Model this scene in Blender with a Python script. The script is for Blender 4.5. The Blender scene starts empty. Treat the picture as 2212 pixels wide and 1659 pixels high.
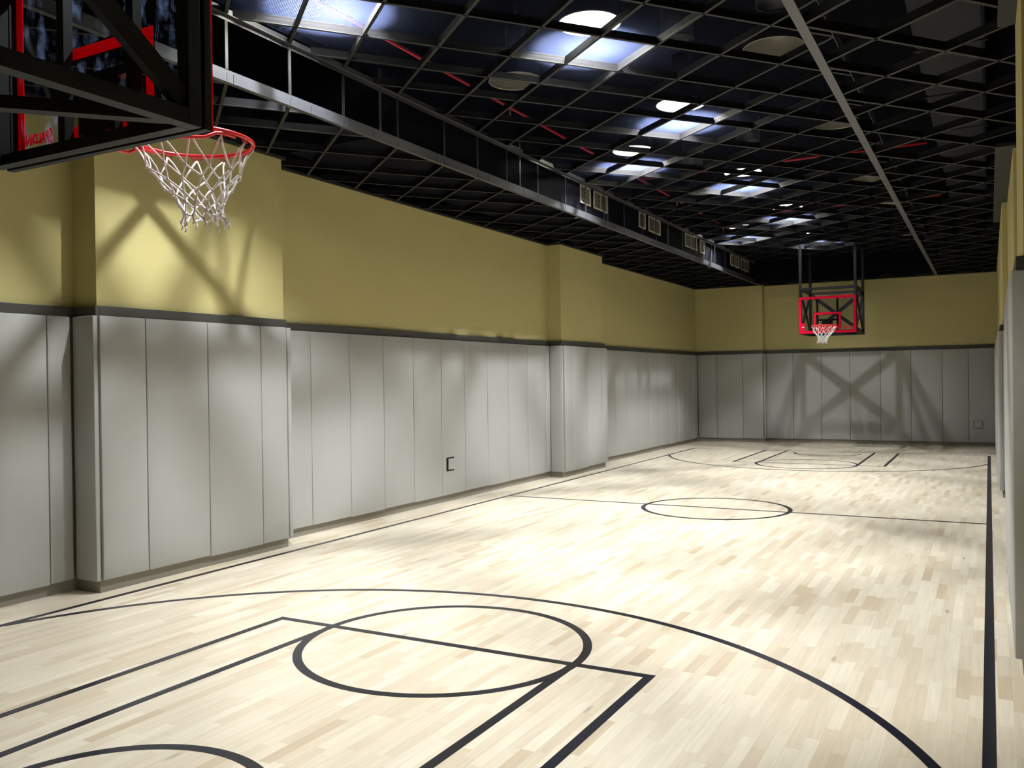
import bpy, bmesh, math, random
from mathutils import Vector, Matrix
random.seed(7)
PI = math.pi
SC = bpy.context.scene
COL = SC.collection

# ---------------------------------------------------------------- camera
W_PX, H_PX = 2212, 1659
cam_d = bpy.data.cameras.new('camera')
cam = bpy.data.objects.new('camera', cam_d)
COL.objects.link(cam)
R_ = Vector((0.8770642, 0.4801727, -0.0138752)).normalized()
U_ = Vector((0.0096005, 0.0113572, 0.9998894))
F_ = Vector((-0.4802772, 0.8771004, -0.0053511)).normalized()
U_ = R_.cross(F_).normalized()
M = Matrix(((R_.x, U_.x, -F_.x), (R_.y, U_.y, -F_.y), (R_.z, U_.z, -F_.z)))
cam.matrix_world = Matrix.Translation((2.79657, -4.24221, 1.534)) @ M.to_4x4()
cam_d.sensor_fit = 'HORIZONTAL'
cam_d.sensor_width = 36.0
cam_d.lens = 36.0 * 1882.8 / W_PX
cam_d.clip_start = 0.05
cam_d.clip_end = 100
SC.camera = cam

# ---------------------------------------------------------------- world, view
wd = bpy.data.worlds.new('world')
SC.world = wd
wd.use_nodes = True
wd.node_tree.nodes['Background'].inputs[0].default_value = (0.02, 0.022, 0.03, 1)
wd.node_tree.nodes['Background'].inputs[1].default_value = 0.3
SC.view_settings.view_transform = 'Standard'
SC.view_settings.look = 'None'
SC.view_settings.exposure = 0.0
SC.view_settings.gamma = 1.0
SC.view_settings.use_curve_mapping = False

LAMP_W = 860.0          # power of each lit high-bay bulb
LAMP_COL = (0.96, 0.98, 0.975)

# ---------------------------------------------------------------- helpers
def s2l(c):
    return tuple(((v / 255) / 12.92 if v / 255 <= 0.04045 else ((v / 255 + 0.055) / 1.055) ** 2.4) for v in c)

def mat(name, col, rough=0.6, metal=0.0, spec=0.5, bump=0.0, bscale=40.0, var=0.0, vscale=3.0, emit=None, estr=0.0):
    m = bpy.data.materials.new(name)
    m.use_nodes = True
    nt = m.node_tree
    b = nt.nodes['Principled BSDF']
    b.inputs['Base Color'].default_value = (*col, 1)
    b.inputs['Roughness'].default_value = rough
    b.inputs['Metallic'].default_value = metal
    b.inputs['Specular IOR Level'].default_value = spec
    tc = nt.nodes.new('ShaderNodeTexCoord')
    if var > 0:
        n = nt.nodes.new('ShaderNodeTexNoise')
        n.inputs['Scale'].default_value = vscale
        n.inputs['Detail'].default_value = 4
        nt.links.new(tc.outputs['Object'], n.inputs['Vector'])
        mx = nt.nodes.new('ShaderNodeMix')
        mx.data_type = 'RGBA'
        mx.inputs['A'].default_value = (*[v * (1 - var) for v in col], 1)
        mx.inputs['B'].default_value = (*[min(1, v * (1 + var)) for v in col], 1)
        nt.links.new(n.outputs['Fac'], mx.inputs['Factor'])
        nt.links.new(mx.outputs['Result'], b.inputs['Base Color'])
    if bump > 0:
        n2 = nt.nodes.new('ShaderNodeTexNoise')
        n2.inputs['Scale'].default_value = bscale
        n2.inputs['Detail'].default_value = 3
        nt.links.new(tc.outputs['Object'], n2.inputs['Vector'])
        bp = nt.nodes.new('ShaderNodeBump')
        bp.inputs['Strength'].default_value = bump
        bp.inputs['Distance'].default_value = 0.02
        nt.links.new(n2.outputs['Fac'], bp.inputs['Height'])
        nt.links.new(bp.outputs['Normal'], b.inputs['Normal'])
    if emit:
        b.inputs['Emission Color'].default_value = (*emit, 1)
        b.inputs['Emission Strength'].default_value = estr
    return m

class MB:
    def __init__(self):
        self.bm = bmesh.new()
    def box(self, x0, x1, y0, y1, z0, z1):
        v = [self.bm.verts.new(p) for p in ((x0,y0,z0),(x1,y0,z0),(x1,y1,z0),(x0,y1,z0),(x0,y0,z1),(x1,y0,z1),(x1,y1,z1),(x0,y1,z1))]
        for f in ((3,2,1,0),(4,5,6,7),(0,1,5,4),(1,2,6,5),(2,3,7,6),(3,0,4,7)):
            self.bm.faces.new([v[i] for i in f])
        return self
    def bar(self, a, b, w, h, up=(0,0,1), dz=0.0):
        """box-section bar from a to b, w wide sideways, h along up"""
        a = Vector(a); b = Vector(b); d = (b - a).normalized()
        up = Vector(up)
        if abs(d.dot(up)) > 0.99: up = Vector((0,1,0))
        s = d.cross(up).normalized(); u = s.cross(d).normalized()
        vs = []
        for p in (a, b):
            for i, j in ((-1,-1),(1,-1),(1,1),(-1,1)):
                vs.append(self.bm.verts.new(p + s * (w/2*i) + u * (h/2*j + dz)))
        for f in ((3,2,1,0),(4,5,6,7),(0,1,5,4),(1,2,6,5),(2,3,7,6),(3,0,4,7)):
            self.bm.faces.new([vs[i] for i in f])
        return self
    def tube(self, pts, r, n=8, closed=False, rs=None):
        pts = [Vector(p) for p in pts]; N = len(pts)
        rings = []; prev = None
        for i, p in enumerate(pts):
            if closed: t = (pts[(i+1) % N] - pts[i-1]).normalized()
            else: t = (pts[min(i+1, N-1)] - pts[max(i-1, 0)]).normalized()
            if prev is None:
                a = Vector((0,0,1)) if abs(t.z) < 0.9 else Vector((1,0,0))
                u = t.cross(a).normalized()
            else:
                u = (prev - t * prev.dot(t))
                u = u.normalized() if u.length > 1e-6 else t.orthogonal().normalized()
            prev = u; v = t.cross(u)
            rr = rs[i] if rs else r
            rings.append([self.bm.verts.new(p + (u*math.cos(2*PI*k/n) + v*math.sin(2*PI*k/n)) * rr) for k in range(n)])
        m = N if closed else N - 1
        for i in range(m):
            A = rings[i]; B = rings[(i+1) % N]
            for k in range(n):
                f = self.bm.faces.new((A[k], A[(k+1) % n], B[(k+1) % n], B[k])); f.smooth = True
        if not closed:
            self.bm.faces.new(rings[0][::-1]); self.bm.faces.new(rings[-1])
        return self
    def lathe(self, prof, c=(0,0,0), n=40, smooth=True):
        c = Vector(c); rings = []
        for r, z in prof:
            rings.append([self.bm.verts.new(c + Vector((r*math.cos(2*PI*k/n), r*math.sin(2*PI*k/n), z))) for k in range(n)])
        for i in range(len(rings)-1):
            A, B = rings[i], rings[i+1]
            for k in range(n):
                f = self.bm.faces.new((A[k], A[(k+1) % n], B[(k+1) % n], B[k])); f.smooth = smooth
        return self
    def ring(self, cx, cy, r, w, z0, z1, a0=0, a1=2*PI, n=96):
        full = abs(a1 - a0 - 2*PI) < 1e-6
        rows = []
        for i in range(n + (0 if full else 1)):
            a = a0 + (a1 - a0) * i / n
            c, s = math.cos(a), math.sin(a)
            rows.append([self.bm.verts.new((cx + rr*c, cy + rr*s, z)) for rr, z in ((r-w/2, z0), (r+w/2, z0), (r+w/2, z1), (r-w/2, z1))])
        m = len(rows) if full else len(rows) - 1
        for i in range(m):
            A, B = rows[i], rows[(i+1) % len(rows)]
            for k in range(4):
                self.bm.faces.new((A[k], A[(k+1) % 4], B[(k+1) % 4], B[k]))
        if not full:
            self.bm.faces.new(rows[0]); self.bm.faces.new(rows[-1][::-1])
        return self
    def build(self, name, m, parent=None, bevel=0.0, seg=2):
        bmesh.ops.recalc_face_normals(self.bm, faces=self.bm.faces[:])
        me = bpy.data.meshes.new(name)
        self.bm.to_mesh(me); self.bm.free()
        me.materials.append(m)
        o = bpy.data.objects.new(name, me)
        COL.objects.link(o)
        if parent: o.parent = parent
        if bevel:
            md = o.modifiers.new('bevel', 'BEVEL'); md.width = bevel; md.segments = seg; md.limit_method = 'ANGLE'
            md.harden_normals = False
        return o

def tag(o, label=None, cat=None, group=None, kind=None):
    if label: o['label'] = label
    if cat: o['category'] = cat
    if group: o['group'] = group
    if kind: o['kind'] = kind
    return o

def empty(name, loc=(0,0,0), rz=0):
    o = bpy.data.objects.new(name, None)
    o.empty_display_size = 0.1
    COL.objects.link(o); o.location = loc; o.rotation_euler = (0, 0, rz)
    return o

def copy_tree(o, parent=None):
    c = o.copy(); COL.objects.link(c); c.parent = parent
    for ch in list(o.children): copy_tree(ch, c)
    return c

# ---------------------------------------------------------------- materials
M_yellow = mat('yellow_paint', (0.47, 0.42, 0.185), 0.75, bump=0.08, bscale=60, var=0.05, vscale=1.2)
M_pad = mat('grey_vinyl', (0.365, 0.370, 0.362), 0.5, spec=0.3, bump=0.35, bscale=3.0, var=0.03)
M_base = mat('grey_backing', (0.25, 0.235, 0.20), 0.6)
M_trim = mat('charcoal_trim', (0.035, 0.035, 0.03), 0.6)
M_black = mat('black_void_paint', (0.003, 0.003, 0.006), 0.85, spec=0.05)
M_voidgrey = mat('dark_duct_metal', (0.014, 0.014, 0.020), 0.6, spec=0.25, var=0.2, vscale=2)
M_grid = mat('black_grid_metal', (0.019, 0.020, 0.019), 0.55, spec=0.2)
M_rail = mat('black_rail_metal', (0.045, 0.047, 0.055), 0.4, spec=0.4)
M_frame = mat('black_powder_coat', (0.0045, 0.0045, 0.006), 0.45, spec=0.22)
M_web = mat('shade_darkened_web', (0.006, 0.006, 0.008), 0.8, spec=0.1)  # same tee metal as the flanges, darkened to paint in shade on the webs
M_line = mat('black_court_paint', (0.012, 0.013, 0.022), 0.22, spec=0.5, var=0.3, vscale=8)
M_red = mat('red_enamel', (0.75, 0.02, 0.03), 0.35)
M_redstripe = mat('red_stripe_paint', (0.72, 0.012, 0.05), 0.4)
def stripe_mat():
    m = bpy.data.materials.new('red_stripe_on_glass'); m.use_nodes = True
    nt = m.node_tree; nt.nodes.clear()
    out = nt.nodes.new('ShaderNodeOutputMaterial'); mx = nt.nodes.new('ShaderNodeMixShader'); mx.inputs[0].default_value = 0.4
    a = nt.nodes.new('ShaderNodeBsdfDiffuse'); a.inputs[0].default_value = (0.85, 0.012, 0.06, 1)
    b = nt.nodes.new('ShaderNodeBsdfTranslucent'); b.inputs[0].default_value = (0.85, 0.012, 0.04, 1)
    nt.links.new(a.outputs[0], mx.inputs[1]); nt.links.new(b.outputs[0], mx.inputs[2]); nt.links.new(mx.outputs[0], out.inputs[0])
    return m
M_redstripe = stripe_mat()
M_pipe = mat('red_sprinkler_pipe', (0.55, 0.02, 0.03), 0.4)
M_net = mat('white_net_cord', (0.88, 0.88, 0.92), 0.7)
M_grille = mat('pale_grille_metal', (0.42, 0.40, 0.33), 0.5)
M_white = mat('white_sticker', (0.8, 0.8, 0.82), 0.5)
M_steel = mat('bright_steel', (0.7, 0.7, 0.72), 0.3, metal=1.0)
M_shade = mat('dark_spun_metal', (0.05, 0.05, 0.055), 0.45, metal=0.3)
M_refl = mat('brushed_reflector', (0.62, 0.60, 0.52), 0.38, metal=0.75)
M_bulb = mat('lit_bulb', (1, 1, 1), 0.5, emit=(0.92, 0.96, 1.0), estr=22)
M_deadbulb = mat('unlit_bulb_glass', (0.75, 0.74, 0.68), 0.2)

def glass_mat():
    m = bpy.data.materials.new('smudge_reflection_board_glass'); m.use_nodes = True
    nt = m.node_tree; nt.nodes.clear()
    out = nt.nodes.new('ShaderNodeOutputMaterial')
    tr = nt.nodes.new('ShaderNodeBsdfTransparent'); tr.inputs[0].default_value = (0.90, 0.92, 0.91, 1)
    gl = nt.nodes.new('ShaderNodeBsdfGlossy'); gl.inputs['Roughness'].default_value = 0.04
    df = nt.nodes.new('ShaderNodeBsdfTranslucent'); df.inputs[0].default_value = (0.35, 0.5, 0.9, 1)  # blue tint colours in reflection streaks along with the smudges
    lw = nt.nodes.new('ShaderNodeLayerWeight'); lw.inputs[0].default_value = 0.5
    pw = nt.nodes.new('ShaderNodeMath'); pw.operation = 'POWER'; pw.inputs[1].default_value = 4.0; nt.links.new(lw.outputs['Facing'], pw.inputs[0])
    fr = nt.nodes.new('ShaderNodeMath'); fr.operation = 'MULTIPLY_ADD'; fr.inputs[1].default_value = 0.5; fr.inputs[2].default_value = 0.035; nt.links.new(pw.outputs[0], fr.inputs[0])
    m1 = nt.nodes.new('ShaderNodeMixShader'); m2 = nt.nodes.new('ShaderNodeMixShader')
    tc = nt.nodes.new('ShaderNodeTexCoord')
    mp = nt.nodes.new('ShaderNodeMapping'); mp.inputs['Scale'].default_value = (9, 1, 3); mp.inputs['Rotation'].default_value = (0, 0.5, 0)
    n = nt.nodes.new('ShaderNodeTexNoise'); n.inputs['Scale'].default_value = 1.6; n.inputs['Detail'].default_value = 8; n.inputs['Roughness'].default_value = 0.72
    rp = nt.nodes.new('ShaderNodeMapRange'); rp.inputs['From Min'].default_value = 0.53; rp.inputs['From Max'].default_value = 0.72; rp.inputs['To Max'].default_value = 0.16
    nt.links.new(tc.outputs['Object'], mp.inputs[0]); nt.links.new(mp.outputs[0], n.inputs['Vector'])
    nt.links.new(n.outputs['Fac'], rp.inputs['Value'])
    nt.links.new(fr.outputs[0], m1.inputs[0]); nt.links.new(tr.outputs[0], m1.inputs[1]); nt.links.new(gl.outputs[0], m1.inputs[2])
    nt.links.new(rp.outputs[0], m2.inputs[0]); nt.links.new(m1.outputs[0], m2.inputs[1]); nt.links.new(df.outputs[0], m2.inputs[2])
    nt.links.new(m2.outputs[0], out.inputs[0])
    return m
M_glass = glass_mat()

def mesh_mat():
    """fine woven wire laid over the ceiling grid"""
    m = bpy.data.materials.new('fine_black_wire_mesh'); m.use_nodes = True
    nt = m.node_tree; nt.nodes.clear()
    L = nt.links.new
    out = nt.nodes.new('ShaderNodeOutputMaterial')
    tr = nt.nodes.new('ShaderNodeBsdfTransparent')
    df = nt.nodes.new('ShaderNodeBsdfDiffuse'); df.inputs[0].default_value = (0.005, 0.006, 0.011, 1)
    tl = nt.nodes.new('ShaderNodeBsdfTranslucent'); tl.inputs[0].default_value = (0.016, 0.020, 0.040, 1)
    ad = nt.nodes.new('ShaderNodeAddShader'); mx = nt.nodes.new('ShaderNodeMixShader')
    tc = nt.nodes.new('ShaderNodeTexCoord')
    mp = nt.nodes.new('ShaderNodeMapping'); mp.inputs['Rotation'].default_value = (0, 0, math.radians(38.9)); mp.inputs['Scale'].default_value = (1/0.011,)*3
    sx = nt.nodes.new('ShaderNodeSeparateXYZ')
    L(tc.outputs['Object'], mp.inputs[0]); L(mp.outputs[0], sx.inputs[0])
    res = []
    for k in (0, 1):
        fr = nt.nodes.new('ShaderNodeMath'); fr.operation = 'FRACT'; L(sx.outputs[k], fr.inputs[0])
        lt = nt.nodes.new('ShaderNodeMath'); lt.operation = 'LESS_THAN'; lt.inputs[1].default_value = 0.16; L(fr.outputs[0], lt.inputs[0])
        res.append(lt)
    ma = nt.nodes.new('ShaderNodeMath'); ma.operation = 'MAXIMUM'
    L(res[0].outputs[0], ma.inputs[0]); L(res[1].outputs[0], ma.inputs[1])
    L(df.outputs[0], ad.inputs[0]); L(tl.outputs[0], ad.inputs[1])
    L(ma.outputs[0], mx.inputs[0]); L(tr.outputs[0], mx.inputs[1]); L(ad.outputs[0], mx.inputs[2])
    L(mx.outputs[0], out.inputs[0])
    return m
M_mesh = mesh_mat()

def floor_mat():
    m = bpy.data.materials.new('maple_strip_floor'); m.use_nodes = True
    nt = m.node_tree; L = nt.links.new
    b = nt.nodes['Principled BSDF']
    def math_(op, a=None, c=None, va=None, vc=None):
        n = nt.nodes.new('ShaderNodeMath'); n.operation = op
        if a is not None: L(a, n.inputs[0])
        if c is not None: L(c, n.inputs[1])
        if va is not None: n.inputs[0].default_value = va
        if vc is not None: n.inputs[1].default_value = vc
        return n.outputs[0]
    tc = nt.nodes.new('ShaderNodeTexCoord'); sx = nt.nodes.new('ShaderNodeSeparateXYZ'); L(tc.outputs['Object'], sx.inputs[0])
    xr = math_('DIVIDE', sx.outputs[0], vc=0.060)
    row = math_('FLOOR', xr)
    w1 = nt.nodes.new('ShaderNodeTexWhiteNoise'); w1.noise_dimensions = '1D'; L(row, w1.inputs['W'])
    sp = nt.nodes.new('ShaderNodeSeparateColor'); L(w1.outputs['Color'], sp.inputs[0])
    off = math_('MULTIPLY', sp.outputs[0], vc=7.0)
    ln = math_('MULTIPLY_ADD', sp.outputs[1], vc=0.30); nt.nodes[-1].inputs[2].default_value = 0.30
    yo = math_('ADD', sx.outputs[1], off)
    yr = math_('DIVIDE', yo, ln)
    colr = math_('FLOOR', yr)
    cb = nt.nodes.new('ShaderNodeCombineXYZ'); L(row, cb.inputs[0]); L(colr, cb.inputs[1])
    w2 = nt.nodes.new('ShaderNodeTexWhiteNoise'); w2.noise_dimensions = '2D'; L(cb.outputs[0], w2.inputs['Vector'])
    s2 = nt.nodes.new('ShaderNodeSeparateColor'); L(w2.outputs['Color'], s2.inputs[0])
    ramp = nt.nodes.new('ShaderNodeValToRGB')
    e = ramp.color_ramp.elements
    e[0].position = 0.0; e[0].color = (0.56, 0.46, 0.325, 1)
    e[1].position = 1.0; e[1].color = (0.76, 0.69, 0.565, 1)
    for p, c in ((0.10, (0.63, 0.54, 0.41)), (0.35, (0.67, 0.59, 0.46)), (0.7, (0.715, 0.64, 0.51))):
        el = e.new(p); el.color = (*c, 1)
    L(s2.outputs[0], ramp.inputs[0])
    # grain
    mp = nt.nodes.new('ShaderNodeMapping'); mp.inputs['Scale'].default_value = (60, 3.0, 1); L(tc.outputs['Object'], mp.inputs[0])
    addv = nt.nodes.new('ShaderNodeVectorMath'); addv.operation = 'ADD'; L(mp.outputs[0], addv.inputs[0]); L(w2.outputs['Color'], addv.inputs[1])
    g = nt.nodes.new('ShaderNodeTexNoise'); g.inputs['Scale'].default_value = 1.0; g.inputs['Detail'].default_value = 6; L(addv.outputs[0], g.inputs['Vector'])
    gr = nt.nodes.new('ShaderNodeMapRange'); gr.inputs['From Min'].default_value = 0.3; gr.inputs['From Max'].default_value = 0.75; gr.inputs['To Min'].default_value = 1.05; gr.inputs['To Max'].default_value = 0.90
    L(g.outputs['Fac'], gr.inputs['Value'])
    # mineral streaks and knots
    mp2 = nt.nodes.new('ShaderNodeMapping'); mp2.inputs['Scale'].default_value = (7, 1.7, 1); L(tc.outputs['Object'], mp2.inputs[0])
    vz = nt.nodes.new('ShaderNodeTexVoronoi'); vz.inputs['Scale'].default_value = 0.8; L(mp2.outputs[0], vz.inputs['Vector'])
    kn = nt.nodes.new('ShaderNodeMapRange'); kn.inputs['From Min'].default_value = 0.03; kn.inputs['From Max'].default_value = 0.10; kn.inputs['To Min'].default_value = 0.55; kn.inputs['To Max'].default_value = 1.0
    L(vz.outputs['Distance'], kn.inputs['Value'])
    # only some cells carry a knot
    sk = nt.nodes.new('ShaderNodeSeparateColor'); L(vz.outputs['Color'], sk.inputs[0])
    gt = math_('GREATER_THAN', sk.outputs[0], vc=0.55)
    knm = math_('MAXIMUM', kn.outputs[0], gt)
    mul = nt.nodes.new('ShaderNodeVectorMath'); mul.operation = 'SCALE'; L(ramp.outputs[0], mul.inputs[0])
    fac = math_('MULTIPLY', gr.outputs[0], knm)
    L(fac, mul.inputs['Scale'])
    # seams
    fx = math_('FRACT', xr); fy = math_('FRACT', yr)
    ex = math_('LESS_THAN', fx, vc=0.018); 
    fyl = math_('MULTIPLY', fy, ln); ey = math_('LESS_THAN', fyl, vc=0.0016)
    em = math_('MAXIMUM', ex, ey)
    mx = nt.nodes.new('ShaderNodeMix'); mx.data_type = 'RGBA'; mx.inputs['B'].default_value = (0.38, 0.31, 0.22, 1)
    sc = math_('MULTIPLY', em, vc=0.45)
    L(sc, mx.inputs['Factor']); L(mul.outputs[0], mx.inputs['A'])
    L(mx.outputs['Result'], b.inputs['Base Color'])
    b.inputs['Roughness'].default_value = 0.33
    b.inputs['Specular IOR Level'].default_value = 0.45
    return m
M_floor = floor_mat()

# ---------------------------------------------------------------- room shell
Y0, Y1 = -4.95, 16.35
Z_LOW, Z_MAIN, Z_SLAB = 3.62, 4.08, 5.1
XB = 1.81                                    # half width of the raised ceiling bay
Y_END = 15.6
fl = tag(MB().box(-3.7, 3.7, Y0-0.2, Y1+0.2, -0.1, 0.0).build('floor', M_floor), kind='structure')

def wall_strip(name, spans, side, m, z0, z1):
    """spans: (y0, y1, x of the visible face); side -1 left, +1 right"""
    mb = MB()
    for a, b_, x in spans:
        if side < 0: mb.box(-3.8, x, a, b_, z0, z1)
        else: mb.box(x, 3.7, a, b_, z0, z1)
    return tag(mb.build(name, m), kind='structure')
LW = [(Y0-.2, -0.06, -3.25), (-0.06, 1.885, -2.985), (1.885, 7.985, -3.255), (7.985, 9.66, -3.02), (9.66, Y1+.2, -3.35)]
RW = [(Y0-.2, 0.87, 3.25), (0.87, 1.9, 2.955), (1.9, 5.1, 3.12), (5.1, 8.03, 3.01), (8.03, Y1+.2, 2.95)]
wl = wall_strip('wall_left', LW, -1, M_yellow, -0.05, Z_LOW+0.03)
wr = wall_strip('wall_right', [(Y0-.2, 0.87, 3.25), (0.87, 1.9, 2.955), (1.9, 5.1, 3.12), (5.1, 8.03, 3.01), (8.03, Y1+.2, 2.95)], 1, M_yellow, -0.05, Z_LOW+0.03)
mb = MB(); mb.box(-3.5, -1.77, 16.15, 16.7, -0.05, Z_LOW+0.03); mb.box(-1.77, 3.1, 16.35, 16.7, -0.05, Z_LOW+0.03)
tag(mb.build('wall_back', M_yellow), kind='structure')
tag(MB().box(-3.7, 3.7, Y0-0.25, Y0, -0.05, Z_LOW+0.03).build('wall_front', M_yellow), kind='structure')

# ceiling: dark slab and dark sides of the plenum, open grid below it
mb = MB(); mb.box(-3.8, 3.8, Y0-.2, Y1+.3, Z_SLAB, Z_SLAB+0.15)
mb.box(-3.8, -3.36, Y0-.2, Y1+.3, Z_LOW+0.035, Z_SLAB); mb.box(3.26, 3.8, Y0-.2, Y1+.3, Z_LOW+0.035, Z_SLAB)
mb.box(-3.36, 3.26, Y1, Y1+.3, Z_LOW+0.035, Z_SLAB); mb.box(-3.36, 3.26, Y0-.2, Y0, Z_LOW+0.035, Z_SLAB)
CEIL = tag(mb.build('ceiling', M_black), kind='structure')

TH = math.radians(-38.9)
D1 = Vector((math.cos(TH), math.sin(TH))); N1 = Vector((-math.sin(TH), math.cos(TH)))
VO = sorted([1.10 + o + 2.14*k for k in range(-5, 9) for o in (0, .485, .97, 1.55)])
UO = sorted([-4.73 + o + 2.213*k for k in range(-6, 6) for o in (0, .49, .99, 1.6)])
def clip(p, d, x0, x1, y0, y1):
    t0, t1 = -99, 99
    for c, dd, lo, hi in ((p.x, d.x, x0, x1), (p.y, d.y, y0, y1)):
        a, b_ = (lo - c)/dd, (hi - c)/dd
        if a > b_: a, b_ = b_, a
        t0 = max(t0, a); t1 = min(t1, b_)
    return (p + d*t0, p + d*t1) if t1 - t0 > 0.03 else None
def grid(name, x0, x1, y0, y1, z, fw=0.024):
    mb = MB(); wb = MB()
    for offs, n, d in ((VO, N1, D1), (UO, D1, N1)):
        for o in offs:
            c = clip(n*o, d, x0, x1, y0, y1)
            if not c: continue
            a, b_ = Vector((*c[0], z)), Vector((*c[1], z))
            mb.bar(a, b_, fw, 0.004, dz=0.002)
            wb.bar(a, b_, 0.006, 0.060, dz=0.034)
    g = mb.build(name, M_grid, CEIL)
    wb.build('tee_webs', M_web, g)
    return g
grid('raised_grid', -XB, XB, Y0, Y_END, Z_MAIN)
grid('left_low_grid', -3.34, -XB, Y0, 16.34, Z_LOW)
grid('right_low_grid', XB+0.03, 3.2, Y0, 16.34, Z_LOW)
grid('far_low_grid', -XB, XB, Y_END, 16.34, Z_LOW)
# wire mesh over the openings of the raised grid
mbm = MB(); z = Z_MAIN + 0.066
v = [mbm.bm.verts.new(p) for p in ((-XB, Y0, z), (XB, Y0, z), (XB, Y_END, z), (-XB, Y_END, z))]; mbm.bm.faces.new(v)
mesh_panel = mbm.build('wire_mesh', M_mesh, CEIL)
# edge rails of the raised bay, hangers, end panel
MB().box(-XB-0.03, -XB+0.012, Y0, 16.3, Z_LOW-0.004, Z_LOW).box(-XB-0.004, -XB, Y0, 16.3, Z_LOW, Z_LOW+0.085).build('edge_rail', M_rail, CEIL)
MB().box(-XB-0.004, -XB+0.03, Y0, Y_END, Z_MAIN-0.004, Z_MAIN).box(-XB-0.004, -XB, Y0, Y_END, Z_MAIN-0.035, Z_MAIN+0.05).build('edge_rail', M_rail, CEIL)
MB().box(XB-0.005, XB+0.055, Y0, 16.3, Z_LOW-0.006, Z_LOW).box(XB, XB+0.004, Y0, 16.3, Z_LOW, Z_LOW+0.08).build('edge_rail', M_rail, CEIL)
MB().box(XB, XB+0.004, Y0, Y_END, Z_MAIN-0.05, Z_MAIN+0.04).build('edge_rail', M_rail, CEIL)
for vv in VO:
    y = (vv + XB * N1.x) / N1.y
    if Y0 < y < Y_END - .1:
        MB().box(-XB-0.006, -XB+0.002, y-0.013, y+0.013, Z_LOW+0.085, Z_MAIN-0.035).build('grid_hanger', M_grid, CEIL)
MB().box(-XB, XB, Y_END, Y_END+0.012, Z_LOW+0.004, Z_MAIN+0.05).build('end_panel', M_black, CEIL)
# wall angles along the left and far wall tops
mb = MB()
for a, b_, x in LW: mb.box(x, x+0.03, max(a, Y0), min(b_, 16.3), Z_LOW-0.006, Z_LOW+0.02)
mb.box(-3.255, -2.955, -0.09, -0.06, Z_LOW-0.006, Z_LOW+0.02); mb.box(-3.255, -2.99, 7.955, 7.985, Z_LOW-0.006, Z_LOW+0.02)
mb.box(-3.255, -2.955, 1.885, 1.915, Z_LOW-0.006, Z_LOW+0.02); mb.box(-3.35, -2.99, 9.66, 9.69, Z_LOW-0.006, Z_LOW+0.02)
mb.box(-3.4, -1.77, 16.12, 16.15, Z_LOW-0.006, Z_LOW+0.02); mb.box(-1.77, 3.0, 16.32, 16.35, Z_LOW-0.006, Z_LOW+0.02)
mb.build('wall_angle', M_grid, CEIL)
MB().box(2.86, 3.26, 0.3, 1.8, Z_LOW-0.004, Z_LOW+0.03).build('filler_strip', M_grid, CEIL)
MB().box(2.865, 3.2, 5.0, 9.6, Z_LOW-0.004, Z_LOW+0.03).build('filler_strip', M_grid, CEIL)

# ---------------------------------------------------------------- trims, skirting boards
PZ0, PZ1, TZ = 0.09, 2.045, 2.12
k = 0
for a, b_, x in LW:
    k += 1
    a2 = max(a, Y0)
    tag(MB().box(x, x+0.035, a2, min(b_, 16.15), PZ1-0.01, TZ).build(f'trim_{k}', M_trim, bevel=0.004), kind='structure')
    tag(MB().box(x, x+0.02, a2, min(b_, 16.15), 0.0, PZ1-0.01).build('baseboard_left', M_base), kind='structure')
for (x0, x1, y) in ((-3.25, -2.985, -0.06), (-3.255, -3.02, 7.985)):
    k += 1
    tag(MB().box(x0, x1+0.035, y-0.035, y, PZ1-0.01, TZ).build(f'trim_{k}', M_trim, bevel=0.004), kind='structure')
    tag(MB().box(x0, x1+0.02, y-0.02, y, 0.0, PZ1-0.01).build('baseboard_left', M_base), kind='structure')
for (x0, x1, y) in ((-3.33, -1.77, 16.15), (-1.77, 2.95, 16.35)):
    k += 1
    tag(MB().box(x0, x1, y-0.035, y, PZ1-0.01, TZ).build(f'trim_{k}', M_trim, bevel=0.004), kind='structure')
    tag(MB().box(x0, x1, y-0.02, y, 0.0, PZ1-0.01).build('baseboard_back', M_base), kind='structure')
k += 1
tag(MB().box(-1.77, -1.735, 16.115, 16.315, PZ1-0.01, TZ).build(f'trim_{k}', M_trim, bevel=0.004), kind='structure')
tag(MB().box(-1.77, -1.75, 16.13, 16.33, 0.0, PZ1-0.01).build('baseboard_back', M_base), kind='structure')
RS = [(0.87, 3.1, 2.955), (3.1, 8.03, 3.01), (8.03, 16.3, 2.95)]
for a, b_, x in RS:
    k += 1
    tag(MB().box(x-0.035, x, a, b_, PZ1-0.01, TZ).build(f'trim_{k}', M_trim, bevel=0.004), kind='structure')
    tag(MB().box(x-0.02, x, a, b_, 0.0, PZ1-0.01).build('baseboard_right', M_base), kind='structure')
# back up the boards where the upper wall is recessed
tag(MB().box(2.955, 3.7, 1.9, 3.1, -0.05, TZ).box(3.01, 3.7, 3.1, 5.1, -0.05, TZ).build('wall_right', M_yellow), kind='structure')
for (x0, x1, y) in ((2.955, 3.25, 0.87), (2.95, 3.01, 8.03)):
    k += 1
    tag(MB().box(x0-0.035, x1, y-0.035, y, PZ1-0.01, TZ).build(f'trim_{k}', M_trim, bevel=0.004), kind='structure')
    tag(MB().box(x0-0.02, x1, y-0.02, y, 0.0, PZ1-0.01).build('baseboard_right', M_base), kind='structure')

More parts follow.
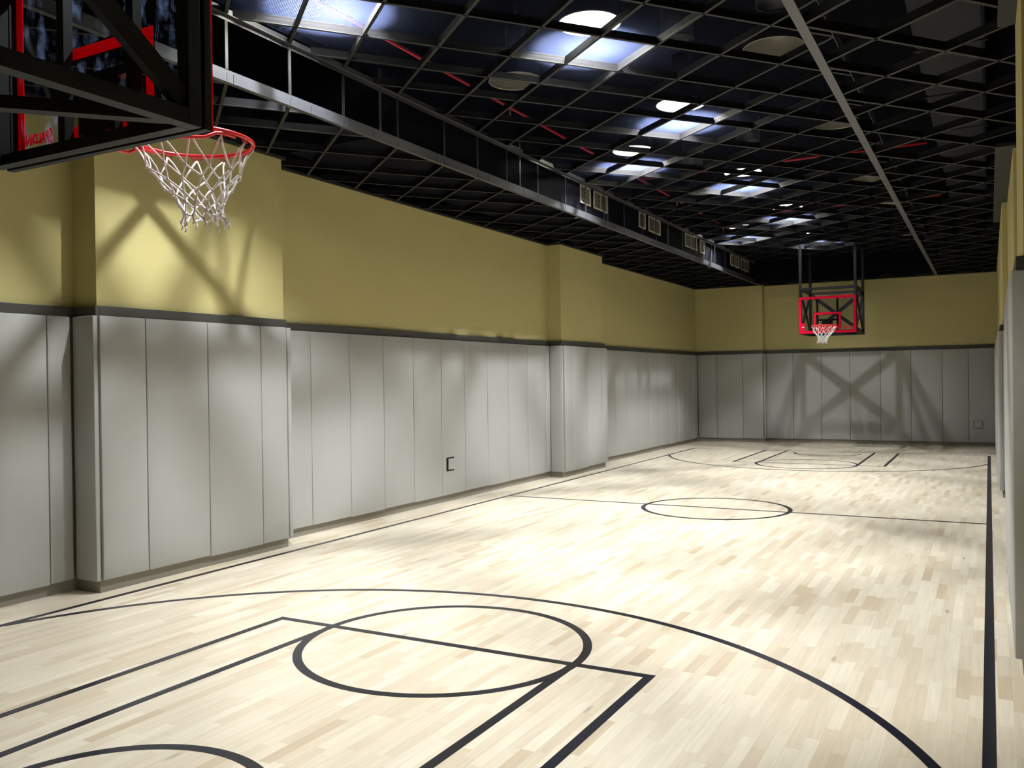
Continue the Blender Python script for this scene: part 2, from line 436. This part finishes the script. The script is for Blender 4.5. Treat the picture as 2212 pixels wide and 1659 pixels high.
# ---------------------------------------------------------------- wall pads
ORD = ['first', 'second', 'third', 'fourth', 'fifth', 'sixth', 'seventh', 'eighth', 'ninth', 'tenth', 'eleventh', 'twelfth']
def pad(x0, x1, y0, y1, label, group, z0=PZ0, z1=PZ1, g=0.003):
    """upholstered panel: slightly bulged box"""
    dx, dy = x1 - x0, y1 - y0
    bm = bmesh.new()
    j = random.uniform(-0.006, 0.006)
    z0 += j; 
    along_y = dy > dx
    nu, nv = 4, 10
    x0_, x1_, y0_, y1_ = (x0, x1, y0+g, y1-g) if along_y else (x0+g, x1-g, y0, y1)
    vs = {}
    w = (y1_-y0_) if along_y else (x1_-x0_)
    t = (x1_-x0_) if along_y else (y1_-y0_)
    ph = random.uniform(0, 6)
    for i in range(nu+1):
        for jv in range(nv+1):
            for s in (0, 1):
                u = i/nu; q = jv/nv
                bul = 0.006 * (1-(2*u-1)**4) * (1-(2*q-1)**6) + 0.0015*math.sin(ph + q*9 + u*2)
                off = bul * (1 if s else -1)
                if along_y: p = ((x1_ if s else x0_) + off, y0_ + u*w, z0 + q*(z1-z0))
                else: p = (x0_ + u*w, (y1_ if s else y0_) + off, z0 + q*(z1-z0))
                vs[i, jv, s] = bm.verts.new(p)
    for s in (0, 1):
        for i in range(nu):
            for jv in range(nv):
                f = bm.faces.new((vs[i,jv,s], vs[i+1,jv,s], vs[i+1,jv+1,s], vs[i,jv+1,s])); f.smooth = True
    for i in range(nu):
        for jv in (0, nv): bm.faces.new((vs[i,jv,0], vs[i+1,jv,0], vs[i+1,jv,1], vs[i,jv,1]))
    for jv in range(nv):
        for i in (0, nu): bm.faces.new((vs[i,jv,0], vs[i,jv+1,0], vs[i,jv+1,1], vs[i,jv,1]))
    mb = MB(); mb.bm.free(); mb.bm = bm
    o = mb.build('wall_pad', M_pad, bevel=0.006, seg=3)
    return tag(o, label, 'wall pad', group)

def left_run(xw, ys, where, group):
    n = len(ys) - 1
    for i in range(n):
        pad(xw+0.02, xw+0.058, ys[i], ys[i+1], f'grey pad {where}, {ORD[i]} from the camera end', group)
left_run(-3.25, [-4.9, -4.3, -3.7, -3.1, -2.5, -1.92, -1.31, -0.70], 'on the near left wall outside the view', 'pads on the near left wall')
pad(-3.23, -3.192, -0.70, -0.315, 'grey wall pad at the left picture edge, left of the narrow pad', 'pads on the near left wall')
pad(-3.23, -3.192, -0.315, -0.13, 'narrow grey wall pad filling the corner beside the near pilaster', 'pads on the near left wall')
pad(-3.19, -2.945, -0.118, -0.08, 'dark shaded pad on the side of the near left pilaster facing the camera', 'pads on the near left pilaster')
def front_run(ys, xw, names, group):
    for i, nm in enumerate(names):
        pad(xw+0.02, xw+0.058, ys[i], ys[i+1], nm, group)
front_run([-0.08, 0.32, 0.93, 1.535, 1.86], -2.985,
    ['grey pad on the near left pilaster front, first from its lit corner edge',
     'wide grey pad on the near left pilaster front, second from its corner',
     'wide grey pad on the near left pilaster front, third from its corner',
     'narrow grey pad at the far end of the near left pilaster front'], 'pads on the near left pilaster')
pad(-3.18, -2.935, 1.885, 1.93, 'thin pale edge of the pad wrapping the far side of the near left pilaster', 'pads on the near left pilaster')
ys = [1.945, 2.49, 3.10, 3.69, 4.27, 4.87, 5.42, 6.01, 6.60, 7.195, 7.79, 7.94]
for i in range(len(ys)-1):
    lab = f'grey wall pad on the left wall between pilasters, {ORD[i]} from the near one'
    if i == 4: pass
    pad(-3.235, -3.197, ys[i], ys[i+1], lab if i < 10 else 'sliver of grey pad tucked in the corner before the middle left pilaster', 'pads on the middle of the left wall')
pad(-3.195, -2.98, 7.927, 7.965, 'shaded pad on the camera side of the middle left pilaster', 'pads on the middle left pilaster')
front_run([7.975, 8.25, 8.84, 9.44, 9.63], -3.02,
    ['narrow grey pad at the near corner of the middle left pilaster front',
     'grey pad on the middle left pilaster front, second from its near corner',
     'grey pad on the middle left pilaster front, third from its near corner',
     'narrow grey pad at the far edge of the middle left pilaster front'], 'pads on the middle left pilaster')
pad(-3.27, -2.97, 9.66, 9.71, 'thin pad edge wrapping the far side of the middle left pilaster', 'pads on the middle left pilaster')
ys = [9.73, 10.28, 10.88, 11.49, 12.10, 12.71, 13.32, 13.93, 14.54, 15.15, 15.65, 16.08]
for i in range(len(ys)-1):
    pad(-3.33, -3.292, ys[i], ys[i+1], f'grey pad on the far left wall, {ORD[i]} beyond the middle pilaster', 'pads on the far left wall')
xs = [-3.29, -2.84, -2.23, -1.765]
for i in range(3):
    pad(xs[i], xs[i+1], 16.092, 16.13, f'grey pad on the end wall left of the wall step, {ORD[i]} from the left corner', 'pads on the end wall')
pad(-1.749, -1.722, 16.10, 16.288, 'narrow grey pad on the step between the two parts of the end wall', 'pads on the end wall')
xs = [-1.76, -1.13, -0.515, 0.09, 0.716, 1.323, 1.928, 2.421, 2.90]
for i in range(8):
    pad(xs[i], xs[i+1], 16.292, 16.33, f'grey pad on the end wall behind the far hoop, {ORD[i]} right of the wall step', 'pads on the end wall')
for (a, b_, x, nm, n) in ((0.88, 3.1, 2.955, 'near', 4), (3.11, 7.98, 3.01, 'middle', 8), (8.04, 16.28, 2.95, 'far', 12)):
    for i in range(n):
        pad(x-0.058, x-0.02, a+(b_-a)*i/n, a+(b_-a)*(i+1)/n, f'grey pad seen edge-on along the {nm} part of the right wall, {ORD[i]} from the camera', f'pads on the {nm} right wall')
pad(2.895, 3.25, 0.812, 0.85, 'large dark shaded pad at the right picture edge facing the camera', 'pads on the right pilasters')
pad(2.892, 2.955, 7.972, 8.01, 'narrow brown-shaded pad on the camera side of the far right pilaster', 'pads on the right pilasters')

# small padded flap over an outlet
def flap(loc, rz, label, rm=None):
    t = tag(empty('outlet_flap', loc, rz), label, 'outlet cover', 'outlet covers in the wall pads')
    MB().box(0.0, 0.006, -0.085, 0.085, -0.085, 0.085).build('recess', rm or M_frame, t)
    MB().box(0.003, 0.022, -0.058, 0.080, -0.068, 0.070).build('cover', M_pad, t, bevel=0.008)
    return t
flap((-3.194, 5.04, 0.475), 0, 'small square grey outlet flap low on the left wall pads')
flap((2.58, 16.285, 0.46), -PI/2, 'small dark square outlet flap low on the end wall at right', M_base)

# ---------------------------------------------------------------- court lines (part of the floor)
LZ = 0.0012
LWD = 0.051
def lines(name, mb): return mb.build(name, M_line, fl)
XL, XR, YB0, YB1, YM = -2.775, 2.783, -2.63, 14.06, 5.80
lines('sideline', MB().box(XL-LWD/2, XL+LWD/2, YB0, YB1, 0, LZ))
lines('sideline', MB().box(XR-LWD/2, XR+LWD/2, YB0, YB1, 0, LZ))
for y in (YB0, YB1): lines('baseline', MB().box(XL+LWD/2, XR-LWD/2, y-0.012, y+0.012, 0, LZ))
lines('centre_line', MB().box(XL+LWD/2, XR-LWD/2, YM-LWD/2, YM+LWD/2, 0, LZ))
lines('centre_circle', MB().ring(-0.02, YM, 0.834, LWD, 0, LZ+0.0002))
for s in (1, -1):
    yy = (lambda y: y) if s > 0 else (lambda y: 2*YM - 0.18 - y)
    yc = yy(0.0)
    def bx(mb, x0, x1, a, b_): mb.box(x0, x1, min(yy(a), yy(b_)), max(yy(a), yy(b_)), 0, LZ+0.0001)
    lines('free_throw_circle', MB().ring(0, yc, 0.832, LWD, 0, LZ+0.0004))
    mb = MB(); bx(mb, -1.279, 1.279, -LWD/2, LWD/2); lines('free_throw_line', mb)
    base = YB0 if s > 0 else 2*YM - 0.18 - YB1
    for x in (-1.254, -0.827, 0.827, 1.254):
        mb = MB(); bx(mb, x-LWD/2, x+LWD/2, base, -LWD/2); lines('lane_line', mb)
    R3, c3 = 2.886, -1.757
    a = math.acos((XR-0.02)/R3)
    mb = MB()
    if s > 0: mb.ring(0, yy(c3), R3, LWD, 0, LZ+0.0003, a, PI-a)
    else: mb.ring(0, yy(c3), R3, LWD, 0, LZ+0.0003, PI+a, 2*PI-a)
    lines('three_point_line', mb)
    mb = MB()
    if s > 0: mb.ring(0, -2.28, 0.615, LWD, 0, LZ+0.0003, 0.0, PI)
    else: mb.ring(0, yy(-2.28), 0.615, LWD, 0, LZ+0.0003, PI, 2*PI)
    lines('no_charge_arc', mb)

# ---------------------------------------------------------------- hoops
def text_mesh(s, size, depth, m, name, parent, loc, rot, bow=0.0):
    cu = bpy.data.curves.new('t', 'FONT'); cu.body = s; cu.size = size; cu.extrude = depth; cu.align_x = 'CENTER'; cu.offset = size*0.035
    o = bpy.data.objects.new('t', cu); COL.objects.link(o)
    dg = bpy.context.evaluated_depsgraph_get()
    me = bpy.data.meshes.new_from_object(o.evaluated_get(dg))
    bpy.data.objects.remove(o)
    hw = max(abs(v.co.x) for v in me.vertices)
    for v in me.vertices:
        v.co.y = (v.co.y - size*0.35) * (1 + bow*(v.co.x/hw)**2) * 1.2
    me.materials.clear(); me.materials.append(m)
    n = bpy.data.objects.new(name, me); COL.objects.link(n); n.parent = parent; n.location = loc; n.rotation_euler = rot
    return n

def make_hoop():
    """local frame: board in the plane y=0 facing +y, z from the floor"""
    t = empty('basketball_hoop')
    hw, zb, zt = 0.545, 2.37, 3.11
    bd = MB()
    tb = 0.030
    for (x0, x1, z0, z1) in ((-hw, hw, zb, zb+tb), (-hw, hw, zt-tb, zt), (-hw, -hw+tb, zb+tb, zt-tb), (hw-tb, hw, zb+tb, zt-tb)):
        bd.box(x0, x1, -0.034, -0.004, z0, z1)
    board = bd.build('backboard_frame', M_frame, t, bevel=0.002)
    MB().box(-hw+0.004, hw-0.004, -0.004, 0.004, zb+0.004, zt-0.004).build('glass', M_glass, board)
    rd = MB(); bw = 0.056
    for (x0, x1, z0, z1) in ((-hw+.006, hw-.006, zb+.006, zb+bw), (-hw+.006, hw-.006, zt-bw, zt-.006), (-hw+.006, -hw+bw, zb+bw, zt-bw), (hw-bw, hw-.006, zb+bw, zt-bw)):
        rd.box(x0, x1, 0.0042, 0.0062, z0, z1)
    rd.build('border_stripe', M_redstripe, board)
    sq = MB(); a, z0, z1, w = 0.255, 2.455, 2.785, 0.042
    sq.box(-a, a, .0042, .0062, z1-w, z1).box(-a, a, .0042, .0062, z0, z0+w).box(-a, -a+w, .0042, .0062, z0+w, z1-w).box(a-w, a, .0042, .0062, z0+w, z1-w)
    sq.build('target_square', M_redstripe, board)
    so = MB(); e = .007
    so.box(-a-e, a+e, .0041, .0044, z1, z1+e).box(-a-e, a+e, .0041, .0044, z0-e, z0).box(-a-e, -a, .0041, .0044, z0, z1).box(a, a+e, .0041, .0044, z0, z1)
    so.box(-a+w, a-w, .0041, .0044, z1-w-e, z1-w).box(-hw+bw, hw-bw, .0041, .0044, zb+bw, zb+bw+e)
    so.build('black_outline', M_frame, board)
    text_mesh('SPALDING', 0.042, 0.0008, M_redstripe, 'lettering', board, (-0.415, 0.0052, 2.487), (PI/2, 0, PI), bow=0.7)
    stk = MB().box(0.425, 0.495, .0042, .0052, 2.425, 2.585).build('sticker', M_redstripe, board)
    MB().box(0.440, 0.480, .0052, .0056, 2.500, 2.512).build('sticker_print', M_white, stk)
    # mounting behind the glass
    for x in (-0.19, 0.19):
        MB().box(x-0.019, x+0.019, -0.045, -0.006, zb+tb, zt-tb).build('mount_upright', M_frame, t, bevel=0.002)
    MB().box(-0.17, 0.17, -0.043, -0.008, 2.62, 2.655).build('mount_crossbar', M_frame, t)
    pl = MB().box(-0.10, 0.10, -0.040, -0.008, zb+tb, 2.62).build('mount_plate', M_frame, t, bevel=0.003)
    for x in (-0.075, 0.075):
        for zz in (2.43, 2.55):
            MB().tube([(x, -0.039, zz), (x, -0.049, zz)], 0.009, 6).build('bolt', M_red, pl)
    # box truss
    w = 0.052; yb = -1.20; yf = -0.075; zr = 3.27; xt = 0.52
    for sx in (-1, 1):
        for y in (yf, yb):
            MB().box(sx*xt-w/2, sx*xt+w/2, y-w/2, y+w/2, zb, 5.08).build('hanger_post', M_frame, t, bevel=0.003)
    def br(name, a, b_, ww=w, h=w): MB().bar(a, b_, ww, h).build(name, M_frame, t)
    for sx in (-1, 1):
        br('side_rail', (sx*xt, yf-w/2, zr), (sx*xt, yb+w/2, zr))
        br('side_rail', (sx*xt, yf-w/2, zb+w/2), (sx*xt, yb+w/2, zb+w/2))
        br('side_brace', (sx*xt, yf-0.03, zb+0.08), (sx*xt, yb+0.03, zr-0.05), 0.03, 0.07)
        br('side_brace', (sx*xt, yf-0.03, zr-0.05), (sx*xt, yb+0.03, zb+0.08), 0.03, 0.07)
    for (y, zz) in ((yb, zr), (yb, zb+w/2), (yf, zr)):
        br('end_rail', (-xt+w/2, y, zz), (xt-w/2, y, zz))
    br('bottom_rail', (-xt+w/2, yf, zb+0.02), (xt-w/2, yf, zb+0.02), 0.045, 0.04)
    br('rear_brace', (-xt+.02, yb, zb+.05), (xt-.02, yb, zr-.03), 0.04, 0.07)
    br('rear_brace', (xt-.02, yb+.001, zb+.05), (-xt+.02, yb+.001, zr-.03), 0.038, 0.07)
    br('floor_plane_brace', (xt-.02, yf-.03, zb+.03), (-xt+.02, yb+.03, zb+.03), 0.05, 0.04)
    br('floor_plane_brace', (-xt+.02, yf-.03, zb+.028), (xt-.02, yb+.03, zb+.028), 0.05, 0.04)
    # rim
    RZ, RY, RR = 2.505, 0.395, 0.232
    ringo = MB().tube([(RR*math.cos(2*PI*k/48), RY + RR*math.sin(2*PI*k/48), RZ) for k in range(48)], 0.0085, 8, closed=True).build('rim', M_red, t)
    rb = MB()
    rb.box(-0.09, 0.09, 0.004, 0.018, 2.40, 2.525)
    rb.box(-0.075, 0.075, 0.018, 0.175, RZ-0.004, RZ+0.010)
    rb.build('rim_bracket', M_red, ringo, bevel=0.002)
    for sx in (-1, 1):
        MB().tube([(sx*0.07, 0.02, 2.435), (sx*0.11, 0.07, 2.44), (sx*0.17, 0.17, 2.448), (sx*0.215, 0.26, 2.462), (sx*0.227, 0.30, 2.485), (sx*0.226, 0.34, RZ-.010), (sx*0.228, 0.40, RZ-.012)], 0.007, 8).build('rim_brace', M_red, ringo)
    NH = 12
    for k in range(NH):
        hk = MB()
        a = 2*PI*(k+.5)/NH
        c = Vector((RR*math.cos(a), RY+RR*math.sin(a), RZ-0.008)); tdir = Vector((-math.sin(a), math.cos(a), 0))
        hk.tube([c - tdir*0.022, c - tdir*0.014 + Vector((0,0,-.013)), c - tdir*.006 + Vector((0,0,-.004)), c + tdir*.006 + Vector((0,0,-.004)), c + tdir*0.014 + Vector((0,0,-.013)), c + tdir*0.022], 0.0022, 5)
        hk.build('net_hook', M_red, ringo)
    # net: 12 loops, diamonds knotted on alternating rows, twisted and gathered
    rnd = random.Random(3)
    levels = [(0.0, RR, 0.0), (0.105, 0.175, .5), (0.155, 0.138, 1), (0.200, 0.110, 1.5), (0.240, 0.090, 2), (0.274, 0.080, 2.5), (0.300, 0.086, 3)]
    P = []
    for li, (dz, r, ph) in enumerate(levels):
        row = []
        for k in range(NH):
            a = 2*PI*(k+.5+(ph % 1.0))/NH + 0.09*li
            j = 0 if li == 0 else 0.006
            row.append(Vector((r*math.cos(a)*(1+rnd.uniform(-.09,.09)*(li > 0)) + 0.006*li, RY + r*math.sin(a)*(1+rnd.uniform(-.09,.09)*(li > 0)) + 0.004*li, RZ - 0.018 - dz + rnd.uniform(-j, j)*1.6)))
        P.append(row)
    nt_ = MB()
    def cord(a, b_, sag=0.0, rr=0.0037):
        mid = (a+b_)/2
        off = Vector((mid.x, mid.y-RY, 0)); off = off.normalized() if off.length > 1e-4 else Vector((1,0,0))
        m1 = a.lerp(b_, .33) - off*sag + Vector((rnd.uniform(-.002,.002), rnd.uniform(-.002,.002), 0))
        m2 = a.lerp(b_, .67) - off*sag*0.8
        nt_.tube([a, m1, m2, b_], rr, 6)
    for li in range(len(levels)-1):
        half = levels[li+1][2] % 1.0
        for k in range(NH):
            # nodes of the next row sit between neighbours of this one
            if (levels[li][2] % 1.0) == 0:
                cord(P[li][k], P[li+1][k], 0.012 if li == 0 else 0.003); cord(P[li][k], P[li+1][(k-1) % NH], 0.012 if li == 0 else 0.003)
            else:
                cord(P[li][k], P[li+1][k], 0.003); cord(P[li][k], P[li+1][(k+1) % NH], 0.003)
    for row in P[1:]:
        for q in row:
            d = Vector((0, 0, 0.008)); nt_.tube([q-d, q, q+d], 0.0048, 6)
    for k in range(NH):
        a, b_ = P[-1][k], P[-1][(k+1) % NH]
        q = P[-1][k]; nt_.tube([q, q+Vector((.004, .003, -.02)), q+Vector((-.002, .002, -.03))], 0.0036, 6)
    nt_.build('net', M_net, t)
    return t
h1 = make_hoop()
h2 = copy_tree(h1)
h1.location = (0, -2.17, 0)
tag(h1, 'near basketball hoop at top left seen from behind its black frame', 'basketball hoop', 'basketball hoops hung at both court ends')
h2.location = (0, 13.87, -0.012); h2.rotation_euler = (0, 0, PI)
tag(h2, 'far basketball hoop with red-bordered glass backboard hung before the end wall', 'basketball hoop', 'basketball hoops hung at both court ends')

# ---------------------------------------------------------------- lamps above the grid
def make_lamp(lit):
    t = empty('high_bay_lamp')
    prof = [(0.250, 0.0), (0.243, 0.05), (0.225, 0.11), (0.195, 0.17), (0.150, 0.23), (0.105, 0.275), (0.085, 0.30)]
    sh = MB().lathe([(r+.004, z) for r, z in prof] + [(0.085, 0.34), (0.09, 0.345), (0.09, 0.50), (0.0, 0.50)]).build('shade', M_shade, t)
    MB().lathe([(0.254, 0.0), (0.254, -0.006), (0.246, -0.006), (0.246, 0.002)]).build('shade_lip', M_refl, sh)
    MB().lathe(prof + [(0.08, 0.33), (0.0, 0.335)]).build('reflector', M_refl, sh)
    MB().lathe([(0.0, 0.335), (0.022, 0.335), (0.030, 0.315), (0.045, 0.30), (0.045, 0.285), (0.03, 0.275), (0.0, 0.272)], n=20).build('bulb', M_bulb if lit else M_deadbulb, t)
    MB().tube([(0, 0, 0.50), (0, 0, 0.745)], 0.012, 8).build('stem', M_shade, t)
    if lit:
        ld = bpy.data.lights.new('bulb_light', 'POINT'); ld.energy = LAMP_W; ld.color = LAMP_COL; ld.shadow_soft_size = 0.042
        lo = bpy.data.objects.new('bulb_light', ld); COL.objects.link(lo); lo.parent = t; lo.location = (0, 0, 0.235)
    return t
LIT = [(-1.25, 0.55), (0.04, 2.15), (0.03, 4.52), (-1.05, 5.99), (-0.16, 7.88), (-0.14, 10.77), (-1.25, 12.3), (-0.10, 13.75), (0.55, -1.0)]
LLAB = ['bright lamp glaring at the top edge beside the near hoop frame',
        'largest bright round lamp above the ceiling grid near the top centre',
        'bright lamp above the grid, next one behind the large centre lamp',
        'bright lamp in the left row just above the paired wall grilles',
        'bright lamp in the middle row, third along from the camera',
        'bright lamp in the middle row, fourth along from the camera',
        'bright lamp at the far end of the left row',
        'bright lamp above the far hoop', 'bright lamp above the near free throw lane']
DIM = [(-1.10, 3.02), (1.2, 3.42), (1.33, 6.07), (1.30, 9.22), (1.36, 11.54), (1.22, 15.1), (-0.98, 8.8), (1.25, 0.3)]
DLAB = ['unlit beige reflector lamp left of the large bright lamp',
        'unlit reflector lamp beside the diagonal ceiling strip, nearest the camera',
        'unlit reflector lamp touching the ceiling strip, second along the right row',
        'unlit reflector lamp in the right row, third from the camera',
        'unlit reflector lamp in the right row, fourth from the camera',
        'unlit reflector lamp in the right row nearest the end wall',
        'unlit reflector lamp in the left row between two bright lamps',
        'unlit lamp in the right row above the camera side']
lz = 4.35
p_on = make_lamp(True); p_off = make_lamp(False)
for i, (x, y) in enumerate(LIT):
    o = p_on if i == 0 else copy_tree(p_on)
    o.location = (x, y, lz); tag(o, LLAB[i], 'ceiling lamp', 'lit high-bay lamps')
    if i in (6, 7, 8):       # these lamps are set to a lower power
        for ch in o.children:
            if ch.type == 'LIGHT':
                ch.data = ch.data.copy(); ch.data.energy = LAMP_W * (0.7, 0.38, 0.75)[i-6]
for i, (x, y) in enumerate(DIM):
    o = p_off if i == 0 else copy_tree(p_off)
    o.location = (x, y, lz); tag(o, DLAB[i], 'ceiling lamp', 'unlit high-bay lamps')
# small black can fixtures
def make_can():
    t = empty('can_fixture')
    MB().lathe([(0.0, 0.30), (0.13, 0.30), (0.135, 0.29), (0.135, 0.0), (0.125, 0.0), (0.125, 0.06), (0.0, 0.07)], n=32).build('can_body', M_shade, t)
    MB().lathe([(0.137, 0.004), (0.137, -0.004), (0.122, -0.004), (0.122, 0.004)], n=32).build('can_ring', M_grid, t)
    MB().tube([(0, 0, 0.30), (0, 0, 0.745)], 0.01, 6).build('stem', M_shade, t)
    return t
CANS = [(1.39, 2.55, 'near the top edge beside the ceiling strip'), (0.54, 2.83, 'behind the large bright lamp'), (0.29, 6.32, 'in the middle of the raised grid'), (-0.67, 7.22, 'right of the left row of lamps')]
pc = make_can()
for i, (x, y, w) in enumerate(CANS):
    o = pc if i == 0 else copy_tree(pc)
    o.location = (x, y, lz); tag(o, 'black cylindrical can fixture above the grid, ' + w, 'can light', 'black can fixtures')

# ---------------------------------------------------------------- sprinkler pipes, ducts, grilles
def pipe(pts, r, label):
    t = MB().tube(pts, r, 10).build('sprinkler_pipe', M_pipe)
    return tag(t, label, 'pipe', 'red sprinkler pipes')
pp = pipe([(-1.915, -4.6, 4.60), (-1.915, 16.0, 4.60)], 0.017, 'long red sprinkler pipe running above the left side of the raised grid')
for y in (-1.4, 1.6, 4.4, 7.4, 10.4, 13.4):
    MB().tube([(-1.915, y-0.03, 4.6), (-1.915, y+0.03, 4.6)], 0.025, 10).build('pipe_coupling', M_pipe, pp)
    MB().tube([(-1.915, y, 4.6), (-1.915, y, 4.50)], 0.011, 8).build('sprinkler_head', M_steel, pp)
pipe([(-1.90, 8.58, 4.60), (2.1, 8.58, 4.60)], 0.017, 'red sprinkler cross pipe above the grid behind the third lamp of the right row')
pipe([(-1.90, 12.47, 4.60), (2.1, 12.47, 4.60)], 0.017, 'red sprinkler cross pipe farther along, toward the end wall')

XD = -1.86
dt = tag(empty('air_duct', (-2.4, 1.9, 3.66)), 'dark rectangular air duct boxed along the left edge of the raised ceiling', 'air duct', 'air ducts above the grid')
MB().box(-0.5, 0.53, 0.0, 13.6, 0.01, 0.62).build('duct_body', M_black, dt, bevel=0.004)
for y in (0.0, 2.6, 5.2, 7.8, 10.4, 13.0): MB().box(0.53, 0.535, y+0.02, y+0.05, 0.01, 0.62).build('duct_flange', M_rail, dt)
d2 = tag(empty('air_duct', (2.5, 5.0, 4.64)), 'dark grey duct above the right-hand low ceiling', 'air duct', 'air ducts above the grid')
MB().box(-0.30, 0.30, -4.0, 9.5, 0.0, 0.42).build('duct_body', M_voidgrey, d2, bevel=0.04)
for y in (-3.2, -1.6, 0.0, 1.6, 3.2, 4.8):
    MB().box(-0.315, 0.315, y, y+0.04, -0.012, 0.432).build('duct_flange', M_voidgrey, d2)
d3 = tag(empty('air_duct', (0.4, 1.1, 4.88)), 'dark duct crossing high above the raised grid', 'air duct', 'air ducts above the grid')
MB().box(-2.3, 1.6, -0.35, 0.35, 0.0, 0.2).build('duct_body', M_voidgrey, d3, bevel=0.02)

def grille(y0, y1, z0, z1, label, mull=True):
    t = tag(empty('air_grille', (XD, (y0+y1)/2, z0)), label, 'air grille', 'pale air grilles on the duct box')
    a, h = (y1-y0)/2, z1-z0
    f = MB()
    f.box(0, 0.014, -a, a, 0, 0.022).box(0, 0.014, -a, a, h-0.022, h).box(0, 0.014, -a, -a+0.018, 0.022, h-0.022).box(0, 0.014, a-0.018, a, 0.022, h-0.022)
    f.build('grille_frame', M_grille, t)
    s = MB(); n = 10
    for i in range(n):
        zz = 0.03 + (h-0.06)*(i+.5)/n
        s.bar((0.007, -a+0.018, zz), (0.007, a-0.018, zz), 0.012, 0.0035, up=(0.5, 0, 1))
    if mull: s.box(0.009, 0.013, -0.005, 0.005, 0.022, h-0.022)
    s.build('slats', M_grille, t)
    MB().box(-0.003, 0.001, -a, a, 0, h).build('grille_backing', M_black, t)
    return t
gz = 3.825
for (y0, y1, lab, mu) in ((6.17, 6.50, 'narrow pale slatted grille, left one of the nearest pair', False), (6.61, 7.08, 'wide pale slatted grille, right one of the nearest pair', True),
                          (8.34, 8.62, 'narrow pale slatted grille, left one of the second pair', False), (8.77, 9.32, 'wide pale slatted grille, right one of the second pair', True),
                          (10.64, 11.33, 'wide pale slatted grille of the third pair', True), (11.53, 11.80, 'narrow grille sliver right of the third wide grille', False),
                          (13.7, 14.4, 'dim pale grille farthest along the duct, left one', True), (14.55, 15.2, 'dim pale grille at the far end of the duct, right one', True)):
    grille(y0, y1, gz, gz+0.24, lab, mu)
